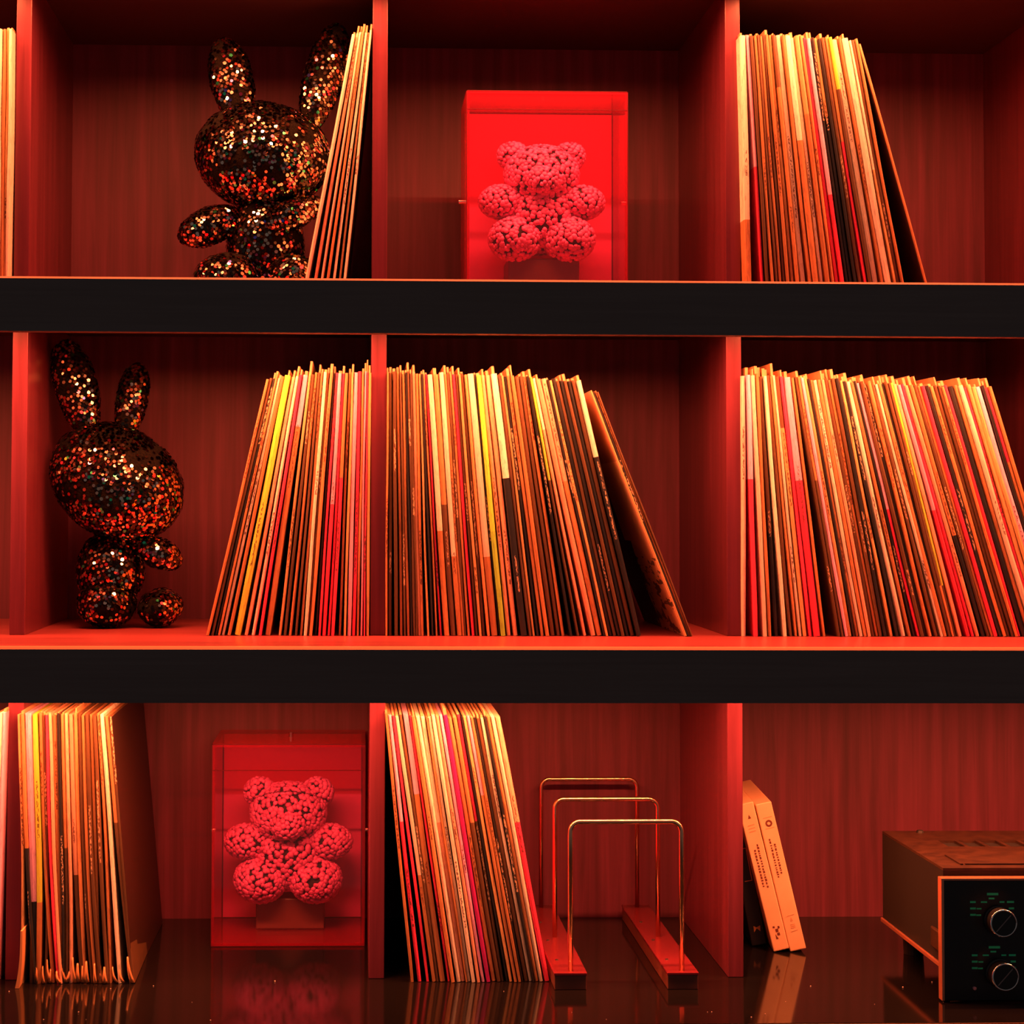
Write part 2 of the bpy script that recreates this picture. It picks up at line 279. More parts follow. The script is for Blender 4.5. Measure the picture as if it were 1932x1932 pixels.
ROWS['i'] = dict(shelf_z=-0.5503, h0=0.3165, y0=0.176, ctrl=[(0.4382, 0.4704), (0.4503, 0.4955), (0.4603, 0.5049), (0.4755, 0.5249), (0.4894, 0.5374), (0.5077, 0.5594), (0.5134, 0.5663), (0.5241, 0.5769), (0.5356, 0.5926), (0.5521, 0.6102), (0.5647, 0.6227), (0.5767, 0.6366)], seq=[(0.4382, 'O'), (0.442, 'P', ('R', 0.6)), (0.4471, 'R'), (0.4509, 'W', ('O', 0.4)), (0.4559, 'B'), (0.4597, 'P', ('O', 0.7)), (0.4673, 'R'), (0.4704, 'O'), (0.4755, 'W'), (0.4812, 'W', ('S', 0.6)), (0.4869, 'O'), (0.4894, 'W'), (0.4938, 'W'), (0.4989, 'S'), (0.5033, 'P'), (0.5077, 'M'), (0.5134, 'O'), (0.5191, 'O', ('B', 0.6)), (0.5247, 'R', ('B', 0.6)), (0.5286, 'K'), (0.5311, 'T'), (0.5356, 'P', ('O', 0.7)), (0.54, 'O'), (0.5438, 'K'), (0.547, 'B'), (0.5521, 'W'), (0.5565, 'K'), (0.5597, 'O'), (0.5647, 'W'), (0.5698, 'S', ('R', 0.6)), (0.5767,)], where='counter row beside wire rack', group='records leaning beside the wire rack', fin=(0.002, 0.008))
#ROWS_END

def make_sleeve(code, w, h, alt=None, curl=0, wob=.0003):
    """one record sleeve: spine towards -y, local origin at bottom centre of the spine"""
    bm = bmesh.new(); D = .313; nz = 10
    r = min(w*.42, .0022)
    sec = [(-w/2, D), (-w/2, r), (-w/2+r*.35, r*.3), (0, 0), (w/2-r*.35, r*.3), (w/2, r), (w/2, D)]
    ph = random.random()*6; rings = []
    for i in range(nz+1):
        f = i/nz; z = h*f
        dx = wob*math.sin(ph+f*7)+curl*(1-f)**3*math.sin(ph)
        pinch = 1-.12*(abs(2*f-1)**6)
        rings.append([bm.verts.new((x*pinch+dx*(1 if y < .01 else 0), y+(.0006*math.sin(ph*2+f*11) if y < .01 else 0), z)) for x, y in sec])
    n = len(sec)
    for i, (a, b) in enumerate(zip(rings, rings[1:])):
        f = (i+.5)/nz
        mi = 1 if (alt and f < alt[1]) else 0
        for k in range(n): bm.faces.new((a[k], a[(k+1) % n], b[(k+1) % n], b[k])).material_index = mi
    bm.faces.new(rings[0][::-1]).material_index = 1 if alt else 0; bm.faces.new(rings[-1])
    mats = [SM[code]] + ([SM[alt[0]]] if alt else [])
    return new_obj('record_sleeve', bm, mats)

def place_row(key, shelf_z, h0, y0, ctrl, seq, where, group, fin=(.004, .014), curl=0, fin_p=.75, cnt_from='left'):
    """ctrl: (x at sleeve top, x at sleeve bottom) pairs in metres; seq: (x_top_left, code[, alt]) ... last entry ends the row"""
    out = []; N = len(seq)-1
    for i in range(N):
        xt = seq[i][0]; xn = seq[i+1][0]; code = seq[i][1]; alt = seq[i][2] if len(seq[i]) > 2 else None
        h = h0*random.uniform(.993, 1.004)
        xb = interp(ctrl, xt); th = math.asin((xb-xt)/h)        # >0: top leans to the left
        w = max(.0016, (xn-xt)*math.cos(th)*.91)
        o = make_sleeve(code, w, h, alt, curl)
        # rest on the lower corner
        if th >= 0: cx = xb+w/2*math.cos(th); cz = w/2*math.sin(th)
        else: cx = xb+w/2*math.cos(th); cz = w/2*math.sin(-th)
        o.location = (cx, y0+random.uniform(-.003, .003), shelf_z+cz+.0002); o.rotation_euler = (0, -th, 0)
        wd = 'thick ' if w > .0085 else ('thin ' if w < .0042 else '')
        tag(o, f"{wd}{SC[code][1]} record sleeve, {ordinal(i+1)} from left, {where}", 'record', group)
        if random.random() < fin_p:
            e = random.uniform(*fin) if random.random() < .72 else random.uniform(fin[0]*.4, fin[0])
            t = min(w*.8, random.uniform(.0016, .0042)); x = random.uniform(-.12, .12)*w
            bm = bmesh.new(); ya = .004+random.random()*.008
            pr = [(ya, h-.01), (ya, h+e*random.uniform(.6, 1)), (.290, h+e), (.290, h-.01)]
            a = [bm.verts.new((x-t/2, p, q)) for p, q in pr]; b = [bm.verts.new((x+t/2, p, q)) for p, q in pr]
            bm.faces.new(a); bm.faces.new(b[::-1])
            for k in range(4): bm.faces.new((a[k], b[k], b[(k+1) % 4], a[(k+1) % 4]))
            new_obj('inner_card', bm, M_CARD, o)
        out.append(o)
    return out
for key, kw in ROWS.items(): ROWS[key]['objs'] = place_row(key, **{k: v for k, v in kw.items() if k != 'objs'})

#REST_BEGIN
# ------------------------------------------------------------------ fanned pair: cover art on the side facing the gap
def cover_art():
    t = NT('photo_printed_cover'); tc = t.n.new('ShaderNodeTexCoord'); sx = t.n.new('ShaderNodeSeparateXYZ'); t.link(tc.outputs['Object'], sx.inputs[0])
    x, y, z = sx.outputs
    n = t.noise(tc.outputs['Object'], 38, 5, .7)
    low = t.math('MULTIPLY', t.math('LESS_THAN', z, .12), t.math('MULTIPLY', n, .10))
    edge = t.math('ADD', t.math('MULTIPLY', t.math('SUBTRACT', .26, z), .25), t.math('SUBTRACT', .16, low))
    light = t.math('LESS_THAN', y, edge)
    feather = t.math('MULTIPLY', t.math('LESS_THAN', z, .10), t.math('GREATER_THAN', t.noise(t.coord((1, 18, 70)), 1.2, 3), .54))
    c = t.mix(t.math('MULTIPLY', light, t.math('SUBTRACT', 1, t.math('MULTIPLY', feather, .85))), (.015, .014, .014), (.95, .58, .30))
    up_ = t.math('GREATER_THAN', z, .225)
    c = t.mix(t.math('MULTIPLY', up_, .8), c, (.60, .24, .12))
    return t.set(c, .35).m
M_ART = cover_art()
for o in ROWS['e2']['objs'][:1]:
    o.data.materials.append(M_ART)
    for p in o.data.polygons:
        if p.normal.x < -.8: p.material_index = len(o.data.materials)-1
o = ROWS['e2']['objs'][0]; o['label'] = 'gatefold record with photo cover showing, fanned out ending the centre bay'

M_DARKFACE = plain('maroon_cover_and_gap_shade', (.030, .010, .007), .45)
for key, sgn in (('h', 1), ('c', -1)):  # maroon cover in the counter row; on the top shelf the gap's shade painted on
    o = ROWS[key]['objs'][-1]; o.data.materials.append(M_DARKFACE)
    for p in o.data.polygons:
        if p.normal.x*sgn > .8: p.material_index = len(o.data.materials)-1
# bulging plastic lips at the foot of the worn sleeves
M_LIP = plain('yellowed_plastic_lip', (.62, .30, .12), .18)
for o in ROWS['h']['objs'][2:-1]:
    if random.random() < .3: continue
    w = random.uniform(.003, .0065); hh = random.uniform(.012, .03); bm = bmesh.new(); prev = None; sk = random.uniform(-.004, .004)
    for i in range(7):
        f = i/6; a = f*math.pi*.9; y = -.0035*math.sin(a)-.0008; z = hh*(1-f)+.0012; x = sk*f*f
        wd = w*(.35+.65*f)
        r = [bm.verts.new((x-wd/2, y+.0012, z)), bm.verts.new((x, y-.0006*math.sin(a), z-.0006*f)), bm.verts.new((x+wd/2, y+.0010, z)), bm.verts.new((x, y+.0024, z))]
        if prev:
            for k in range(4): bm.faces.new((prev[k], prev[(k+1) % 4], r[(k+1) % 4], r[k]))
        else: bm.faces.new(r)
        prev = r
    bm.faces.new(prev); new_obj('plastic_lip', bm, M_LIP, o, smooth=True)

# loose clear sleeve edge standing against the first divider
bm = bmesh.new(); pts = []
for i in range(9):
    f = i/8; pts.append((.0012+.0012*(1-f)**2, -.0022*(1-f)**3*2, f))
prev = None
for w, dx, f in pts:
    ring = [bm.verts.new((dx-w, 0, f*.066)), bm.verts.new((dx+w, 0, f*.066)), bm.verts.new((dx+w*.6, .05, f*.066)), bm.verts.new((dx-w*.6, .05, f*.066))]
    if prev:
        for k in range(4): bm.faces.new((prev[k], prev[(k+1) % 4], ring[(k+1) % 4], ring[k]))
    else: bm.faces.new(ring)
    prev = ring
bm.faces.new(prev)
o = new_obj('paper_flap', bm, plain('orange_paper', (.75, .38, .16), .4)); o.location = (.0165, .155, Z3+.0003)
tag(o, 'short orange paper flap standing before the worn records, lower left', 'paper')

# ------------------------------------------------------------------ sequinned bunnies
def fabric():
    t = NT('dark_knit_backing'); n = t.noise(t.coord((1, 1, 1)), 420, 2)
    t.set(t.ramp(n, [(.35, (.001, .0008, .0006)), (.7, (.010, .006, .003))]), .95); t.b.inputs['Specular IOR Level'].default_value = .15; t.bump(n, .6, .002); return t.m
M_KNIT = fabric()
def sequin():
    t = NT('foil_sequin'); g = t.n.new('ShaderNodeNewGeometry'); r = g.outputs['Random Per Island']
    c = t.ramp(r, [(0, (.95, .62, .42)), (.46, (.95, .22, .16)), (.62, (.95, .80, .62)), (.80, (.85, .10, .20)), (.90, (.10, 1, .45)), (.965, (.15, .2, 1)), (.98, (.9, .9, .12))])
    c.node.color_ramp.interpolation = 'CONSTANT'
    dk = t.math('LESS_THAN', t.math('FRACT', t.math('MULTIPLY', r, 61.3)), .5)
    t.set(t.mix(t.math('MULTIPLY', dk, .93), c, (.02, .015, .012)), .13, 1); return t.m
M_SEQ = sequin()
def blob(name, parent, c, r, rot=(0, 0, 0), others=(), nseq=900, pinch=0, size=.0022):
    """padded limb: continuous rounded mesh plus its coat of sequins as one 'stuff' sub-part"""
    R = (Matrix.Rotation(rot[1], 3, 'Y') @ Matrix.Rotation(rot[0], 3, 'X') @ Matrix.Rotation(rot[2], 3, 'Z'))
    def warp(p):
        q = Vector((p.x*r[0]*(1+pinch*p.z), p.y*r[1], p.z*r[2]))
        q += q.normalized()*.0016*noise.noise(q*60+Vector(c)*9)
        return R @ q + Vector(c)
    bm = bmesh.new(); bmesh.ops.create_icosphere(bm, subdivisions=4, radius=1)
    for v in bm.verts: v.co = warp(v.co)
    o = new_obj(name, bm, M_KNIT, parent, smooth=True)
    bm = bmesh.new(); ga = math.pi*(3-math.sqrt(5))
    for i in range(nseq):
        zz = 1-2*(i+.5)/nseq; q = math.sqrt(1-zz*zz); a = i*ga+random.uniform(-.05, .05)
        p = Vector((q*math.cos(a), q*math.sin(a), zz)); w = warp(p)
        skip = False
        for oc, orr, orot in others:
            RR = (Matrix.Rotation(orot[1], 3, 'Y') @ Matrix.Rotation(orot[0], 3, 'X') @ Matrix.Rotation(orot[2], 3, 'Z')).transposed()
            l = RR @ (w-Vector(oc))
            if (l.x/orr[0])**2+(l.y/orr[1])**2+(l.z/orr[2])**2 < .96: skip = True; break
        if skip: continue
        n = (R @ Vector((p.x/r[0], p.y/r[1], p.z/r[2]))).normalized()
        patch = noise.noise(w*26)                       # brushed patches lie flat or stand up
        if patch < -.34 and random.random() < .7: continue
        tilt = .10+.34*max(0, patch+.2)
        n = (n+Vector((random.gauss(0, tilt), random.gauss(0, tilt), random.gauss(.16, tilt)))).normalized()
        t1 = n.orthogonal().normalized(); t2 = n.cross(t1); s = size*random.uniform(.85, 1.15)
        cen = w+n*.0012
        ring = [bm.verts.new(cen+(t1*math.cos(k*math.pi/3)+t2*math.sin(k*math.pi/3))*s) for k in range(6)]
        bm.faces.new(ring)
    me = bpy.data.meshes.new('sequins'); bm.to_mesh(me); bm.free(); me.materials.append(M_SEQ)
    sq = bpy.data.objects.new('sequins', me); COL.objects.link(sq); sq.parent = o; sq['kind'] = 'stuff'
    return o
def bunny(label, parts, loc):
    t = thing('sequin_bunny', label, 'plush toy', loc, group=None)
    L = Vector(loc)
    rel = [(n, tuple(Vector(c)-L), r, ro, k, pz) for n, c, r, ro, k, pz in parts]
    for i, (n, c, r, ro, k, pz) in enumerate(rel):
        oth = [(q[1], q[2], q[3]) for j, q in enumerate(rel) if j != i]
        blob(n, t, c, r, ro, oth, k, pz)
    return t
D = math.radians
bunny('sequinned bunny plush facing forward on the top shelf beside leaning cream records', [
    ('head', (.2835, .285, .4505), (.0845, .062, .068), (0, D(6), 0), 4600, .03),
    ('ear', (.2445, .285, .545), (.0265, .018, .056), (0, D(-13), 0), 950, .10),
    ('ear', (.3590, .295, .552), (.0245, .018, .074), (0, D(16), 0), 1100, .12),
    ('torso', (.2880, .285, .345), (.048, .042, .062), (0, 0, 0), 1700, -.12),
    ('arm', (.2200, .270, .3600), (.042, .021, .0225), (0, D(-22), 0), 700, 0),
    ('arm', (.3240, .250, .3730), (.040, .019, .0175), (0, D(-22), 0), 650, 0),
    ('leg', (.2420, .262, .2935), (.042, .040, .0315), (0, D(-8), 0), 950, 0),
    ('leg', (.3220, .262, .2935), (.032, .040, .0315), (0, D(8), 0), 850, 0)], (.285, .285, Z1))
bunny('sequinned bunny plush with tilted head standing alone on the middle shelf, left bay', [
    ('head', (.0985, .33, .0410), (.0880, .060, .0700), (0, D(30), 0), 4600, .03),
    ('ear', (.0455, .34, .1600), (.0265, .019, .0640), (0, D(-16), 0), 1050, .14),
    ('ear', (.1155, .34, .1440), (.0195, .016, .0500), (0, D(10), 0), 750, .16),
    ('torso', (.0900, .345, -.0700), (.0430, .040, .0500), (0, D(4), 0), 1500, -.06),
    ('arm', (.1520, .325, -.0480), (.0330, .018, .0185), (0, D(24), 0), 600, 0),
    ('leg', (.0885, .330, -.1120), (.0370, .042, .0315), (0, 0, 0), 1100, 0),
    ('leg', (.1540, .340, -.1185), (.0280, .036, .0235), (0, D(-14), 0), 800, 0)], (.09, .33, Z2))

# ------------------------------------------------------------------ rose bears in acrylic cases
M_ROSE = NT('red_foam_rose')
_g = M_ROSE.n.new('ShaderNodeNewGeometry')
M_ROSE = M_ROSE.set(M_ROSE.ramp(_g.outputs['Random Per Island'], [(0, (.60, .05, .24)), (1, (.88, .10, .42))]), .55).m
M_BEARCORE = plain('dark_bear_core', (.012, .002, .003), .8)
BEAR = [('head', (0, -.004, .107), (.046, .037, .036)), ('muzzle', (0, -.036, .098), (.020, .014, .015)),
        ('ear', (-.036, .002, .131), (.0185, .013, .0170)), ('ear', (.036, .002, .131), (.0185, .013, .0170)),
        ('body', (0, .002, .054), (.047, .036, .045)),
        ('arm', (-.051, -.010, .072), (.027, .020, .0200)), ('arm', (.051, -.010, .072), (.027, .020, .0200)),
        ('leg', (-.034, -.014, .0255), (.0315, .032, .0270)), ('leg', (.034, -.014, .0255), (.0315, .032, .0270))]
def bear(label, loc, sc, tilt):
    t = thing('rose_bear', label, 'ornament', loc, (tilt, 0, 0)); t.scale = (sc,)*3
    for i, (n, c, r) in enumerate(BEAR):
        if n == 'muzzle': continue
        bm = bmesh.new(); bmesh.ops.create_icosphere(bm, subdivisions=3, radius=1)
        for v in bm.verts: v.co = Vector((v.co.x*r[0]*.95+c[0], v.co.y*r[1]*.95+c[1], v.co.z*r[2]*.95+c[2]))
        if n == 'head':
            b2 = bmesh.ops.create_icosphere(bm, subdivisions=3, radius=1); mc, mr = BEAR[1][1], BEAR[1][2]
            for v in b2['verts']: v.co = Vector((v.co.x*mr[0]*.93+mc[0], v.co.y*mr[1]*.93+mc[1], v.co.z*mr[2]*.93+mc[2]))
        part = new_obj(n, bm, M_BEARCORE, t, smooth=True)
        bm = bmesh.new()
        sh = [(c, r)] + ([(BEAR[1][1], BEAR[1][2])] if n == 'head' else [])
        for cc, rr in sh:
            area = 4*math.pi*((rr[0]*rr[1])**1.6/3+(rr[0]*rr[2])**1.6/3+(rr[1]*rr[2])**1.6/3)**(1/1.6)
            N = int(area/(.0054**2)); ga = math.pi*(3-math.sqrt(5))
            for k in range(N):
                zz = 1-2*(k+.5)/N; q = math.sqrt(1-zz*zz); a = k*ga
                p = Vector((q*math.cos(a)+random.gauss(0, .05), q*math.sin(a)+random.gauss(0, .05), zz+random.gauss(0, .05))).normalized()
                w = Vector((p.x*rr[0]+cc[0], p.y*rr[1]+cc[1], p.z*rr[2]+cc[2])); bad = False
                for nn, oc, orr in BEAR:
                    if (oc, orr) == (cc, rr): continue
                    l = w-Vector(oc)
                    if (l.x/orr[0])**2+(l.y/orr[1])**2+(l.z/orr[2])**2 < .93: bad = True; break
                if bad: continue
                nrm = Vector((p.x/rr[0], p.y/rr[1], p.z/rr[2])).normalized(); t1 = nrm.orthogonal().normalized(); t2 = nrm.cross(t1)
                s = .0042*random.uniform(.75, 1.2); an = random.random()*6
                # a small rosette: domed outer petals round a raised centre
                top = bm.verts.new(w+nrm*(.0030*random.uniform(.8, 1.2))); r1 = []; r2 = []; r3 = []
                for j in range(7):
                    th = an+j*2*math.pi/7; dd = t1*math.cos(th)+t2*math.sin(th)
                    r1.append(bm.verts.new(w+dd*s*.45+nrm*.0027)); r2.append(bm.verts.new(w+dd*s*(1.0 if j % 2 else .84)+nrm*.0014)); r3.append(bm.verts.new(w+dd*s*.6-nrm*.0012))
                for j in range(7):
                    k2 = (j+1) % 7
                    bm.faces.new((top, r1[j], r1[k2])); bm.faces.new((r1[j], r2[j], r2[k2], r1[k2])); bm.faces.new((r2[j], r3[j], r3[k2], r2[k2]))
        ro = new_obj('roses', bm, M_ROSE, part, smooth=True); ro['kind'] = 'stuff'
    return t
M_REDBACK = plain('red_acrylic_panel', (.80, .050, .26), .35)
def acrylic(name, tint, diffuse, amt, gloss=.06):
    t = NT(name); n = t.n; out = n['Material Output']
    tr = n.new('ShaderNodeBsdfTransparent'); tr.inputs[0].default_value = (*tint, 1)
    gl = n.new('ShaderNodeBsdfGlossy'); gl.inputs['Roughness'].default_value = gloss; gl.inputs[0].default_value = (1, 1, 1, 1)
    df = n.new('ShaderNodeBsdfDiffuse'); df.inputs[0].default_value = (*diffuse, 1)
    tl = n.new('ShaderNodeBsdfTranslucent'); tl.inputs[0].default_value = (*diffuse, 1)
    m0 = n.new('ShaderNodeMixShader'); m0.inputs[0].default_value = .5; t.link(df.outputs[0], m0.inputs[1]); t.link(tl.outputs[0], m0.inputs[2])
    m1 = n.new('ShaderNodeMixShader'); m1.inputs[0].default_value = amt; t.link(tr.outputs[0], m1.inputs[1]); t.link(m0.outputs[0], m1.inputs[2])
    lw = n.new('ShaderNodeLayerWeight'); fr_ = t.math('ADD', .04, t.math('MULTIPLY', t.math('POWER', lw.outputs['Facing'], 5), .6))
    m2 = n.new('ShaderNodeMixShader'); t.link(fr_, m2.inputs[0]); t.link(m1.outputs[0], m2.inputs[1]); t.link(gl.outputs[0], m2.inputs[2])
    t.link(m2.outputs[0], out.inputs['Surface']); return t.m
M_ACR = acrylic('clear_acrylic', (.98, .96, .96), (.9, .2, .25), .02)
M_ACRR = acrylic('red_tinted_acrylic', (.98, .32, .38), (.9, .06, .14), .22)
M_SEAM = plain('dark_acrylic_seam', (.10, .008, .015), .3)
def case(label, x0, x1, y0, y1, z0, z1, lid, ped=.0445):
    cx = (x0+x1)/2; t = thing('display_case', label, 'display case', (cx, (y0+y1)/2, z0))
    L = Vector(t.location)
    def P(name, a, m, par=t, bev=0):
        bm = BX(*a, bev=bev); bmesh.ops.translate(bm, verts=bm.verts, vec=-L); return new_obj(name, bm, m, par)
    w = .004
    P('back_panel', (x0+w, x1-w, y1-w, y1, z0+w, z1-w), M_REDBACK)
    P('front_panel', (x0+w, x1-w, y0, y0+.003, z0+w, z1-w), M_ACR)
    P('side_panel', (x0, x0+w, y0, y1, z0+w, z1-w), M_ACRR); P('side_panel', (x1-w, x1, y0, y1, z0+w, z1-w), M_ACRR)
    P('top_panel', (x0, x1, y0, y1, z1-w, z1), M_ACRR); P('bottom_panel', (x0, x1, y0, y1, z0+.0003, z0+w), M_ACRR)
    e = .0009
    for xx in (x0, x1-e): P('seam', (xx, xx+e, y0-.0004, y0+e, z0, z1), M_SEAM)
    for zz in (z0+.0002, z1-e): P('seam', (x0, x1, y0-.0004, y0+e, zz, zz+e), M_SEAM)
    P('seam', (x0+w, x0+w+e, y1-w-e, y1-w, z0+w, z1-w), M_SEAM); P('seam', (x1-w-e, x1-w, y1-w-e, y1-w, z0+w, z1-w), M_SEAM)
    P('seam', (x0+w, x1-w, y1-w-e, y1-w, z1-w-e, z1-w), M_SEAM); P('seam', (x0+w, x1-w, y1-w-e, y1-w, z0+w, z0+w+e), M_SEAM)
    P('lid_seam', (x0, x1, y0-.0005, y0+e, z1-lid, z1-lid+e), M_SEAM)
    P('pedestal', (cx-.045, cx+.045, y1-.075, y1-w-.002, z0+w+.0002, z0+ped), plain('dark_red_block', (.16, .03, .03), .4), bev=.002)
    ym = (y0+y1)/2; zk = z0+.135
    for nm, base, ax in (('knob', (x0, ym, zk), (-1, 0, 0)), ('knob', (x1, ym, zk), (1, 0, 0)), ('knob', (cx, ym, z1), (0, 0, 1))):
        bm = bmesh.new(); b = Vector(base)-L; a = Vector(ax)
        tube(bm, [b, b+a*.003, b+a*.0031, b+a*.0055, b+a*.006], .0028, 14)
        new_obj(nm, bm, M_CHROME, t, smooth=False)
    return t
case('clear acrylic case with red back holding a bear, on the top shelf', .5373, .7380, .235, .352, Z1, .5262, .024, .062)
bear('red rose bear inside the acrylic case on the top shelf', (.6355, .296, Z1+.0622), 1.0, D(4))
case('clear acrylic case with red back holding a bear, on the glossy counter', .2205, .4170, .357, .510, Z3, -.2935, .034)
bear('red rose bear inside the acrylic case on the counter', (.3160, .447, Z3+.0447), 1.06, D(4))

# ------------------------------------------------------------------ wire record rack
rk = thing('record_rack', 'empty record rack of three brass wire hoops on two wooden bars', 'record rack', (.7215, .32, Z3))
M_RACKW = wood('dark_rack_wood', 'x', (.10, .03, .02), (.22, .07, .045), .5, 4)
M_RACKT = plain('copper_top_plate', (.22, .022, .035), .25, .3)
def rel(bm): bmesh.ops.translate(bm, verts=bm.verts, vec=(-.7215, -.32, -Z3)); return bm
for x0, x1 in ((.6358, .6746), (.7680, .8052)):
    new_obj('base_bar', rel(BX(x0+.0008, x1-.0008, .139, .506, Z3+.0003, Z3+.0165, bev=.0006)), M_RACKW, rk)
    b = new_obj('top_plate', rel(BX(x0, x1, .138, .507, Z3+.0166, Z3+.0200, bev=.0008)), M_RACKT, rk)
    for yy in (.20, .30, .40):
        bm = bmesh.new(); bmesh.ops.create_cone(bm, segments=12, radius1=.0022, radius2=.0018, depth=.0008, cap_ends=True)
        bmesh.ops.translate(bm, verts=bm.verts, vec=(x0+.010, yy, Z3+.0204)); new_obj('screw', rel(bm), M_BLACK, b)
for yh in (.148, .3175, .490):
    xa, xb, zt, zb, r = .6562, .7868, -.3575, Z3+.0198, .012
    pts = [(xa, yh, zb), (xa, yh, zt-r)]
    for k in range(1, 8): a = math.pi-k*math.pi/16; pts.append((xa+r+r*math.cos(a), yh, zt-r+r*math.sin(a)))
    pts.append((xb-r, yh, zt))
    for k in range(1, 8): a = math.pi/2-k*math.pi/16; pts.append((xb-r+r*math.cos(a), yh, zt-r+r*math.sin(a)))
    pts += [(xb, yh, zt-r), (xb, yh, zb)]
    new_obj('hoop', rel(tube(bmesh.new(), pts, .0030, 14)), M_BRASS, rk, smooth=True)

# ------------------------------------------------------------------ tape boxes
M_BOXO = NT('cream_tape_box'); M_BOXO = M_BOXO.set(M_BOXO.ramp(M_BOXO.noise(M_BOXO.coord(), 30, 3), [(.3, (.80, .50, .28)), (.7, (.88, .58, .34))]), .45).m
M_INK = plain('brown_print', (.16, .04, .025), .6); M_INKL = plain('faint_print', (.62, .33, .17), .6)
def tape_box(label, xb, y, w, h, d, th, mat, marks, spin=-.075):
    t = thing('tape_box', label, 'box', (xb, y, Z3+.0004), (0, -th, spin), group=None)
    new_obj('carton', BX(0, w, 0, d, 0, h, bev=.0013), mat, t)
    for i, (nm, polys, m) in enumerate(marks):
        bm = bmesh.new()
        for pl in polys: prism(bm, pl, -.0003, .0002)
        new_obj(nm, bm, m, t)
    return t
def q(x0, x1, z0, z1, sk=0): return [(x0, z0), (x1, z0+sk), (x1, z1+sk), (x0, z1)]
def ring(cx, cz, r0, r1, n=14):
    return [[(cx+r0*math.cos(a), cz+r0*math.sin(a)), (cx+r1*math.cos(a), cz+r1*math.sin(a)), (cx+r1*math.cos(b), cz+r1*math.sin(b)), (cx+r0*math.cos(b), cz+r0*math.sin(b))]
            for a, b in [(2*math.pi*i/n, 2*math.pi*(i+1)/n) for i in range(n)]]
def dashes(x, z0, z1, w, seed):
    R = random.Random(seed); o = []; z = z0
    while z < z1:
        l = R.uniform(.0012, .0034); o.append(q(x+R.uniform(0, .0003), x+w*R.uniform(.75, 1), z, z+l)); z += l+R.uniform(.0006, .0018)
    return o
tape_box('cream tape box leaning on the third divider, small triangle near its top', .9337, .3170, .0200, .1895, .188, D(13.6), M_BOXO, [
    ('title_print', dashes(.0060, .082, .128, .0028, 3)+dashes(.0108, .080, .136, .0027, 5), M_INK),
    ('logo_print', [[(.0085, .169), (.0125, .1695), (.0105, .1745)]], M_INK),
    ('logo_print', [q(.006, .0145, .160, .1612, .0006), q(.006, .0145, .156, .1572, .0006), q(.006, .0145, .152, .1532, .0006)], M_INKL),
    ('logo_print', [[(.0070, .0150), (.0100, .0150), (.0075, .0210)], q(.0098, .0130, .0190, .0225), q(.0060, .0085, .0290, .0315), q(.0120, .0145, .0275, .0305), q(.0085, .0120, .0235, .0275)], M_INK)])
tape_box('cream tape box with round emblem on spine, rightmost of the leaning boxes', .9548, .3170, .0205, .1895, .188, D(13.2), M_BOXO, [
    ('title_print', dashes(.0062, .094, .142, .0027, 8)+dashes(.0110, .098, .134, .0027, 9), M_INK),
    ('logo_print', ring(.0112, .1630, .0021, .0044), M_INK),
    ('logo_print', [q(.0055, .0170, .1562, .1572, .0004), q(.0055, .0170, .1700, .1710, .0004)], M_INKL),
    ('logo_print', [q(.0060, .0155, .0440, .0446, .0008), [(.0085, .0375), (.0125, .0375), (.0105, .0425)], q(.0075, .0135, .0325, .0335), q(.0075, .0135, .0305, .0315), q(.0075, .0135, .0285, .0295), q(.0060, .0155, .0240, .0246, .0008)], M_INKL)])
tape_box('black tape box leaning behind the two cream ones by the third divider', .9128, .3480, .0185, .178, .150, D(10.5), plain('black_carton', (.02, .018, .018), .4), [
    ('label_frame', [q(.006, .0155, .082, .0829), q(.0150, .0159, .082, .124), q(.006, .0155, .1235, .1243)], plain('orange_frame_print', (.60, .22, .10), .5)),
    ('logo_print', [[(.0060, .0170), (.0100, .0215), (.0140, .0170), (.0150, .0245), (.0100, .0225), (.0065, .0250)]], plain('orange_logo_print', (.65, .30, .10), .5))])

# ------------------------------------------------------------------ amplifier
am = thing('amplifier', 'black stereo amplifier with vented top and two ringed knobs, lower right', 'amplifier', (1.0795, .085, Z3))
AX, AZ0, AZ1, AY0, AY1, AW = 1.0785, Z3+.036, -.4015, .092, .336, .425
def ar(bm): bmesh.ops.translate(bm, verts=bm.verts, vec=(-1.0795, -.085, -Z3)); return bm
M_AMPS = plain('black_painted_steel', (.006, .004, .004), .75)
t = NT('worn_bronze_top_cover'); nn = t.noise(t.coord(), 55, 5, .7)
M_AMPT = t.set(t.ramp(nn, [(.3, (.012, .005, .003)), (.7, (.050, .020, .010))]), .42).m
body = new_obj('chassis', ar(BX(AX, AX+AW, AY0, AY1, AZ0, AZ1-.003)), M_AMPS, am)
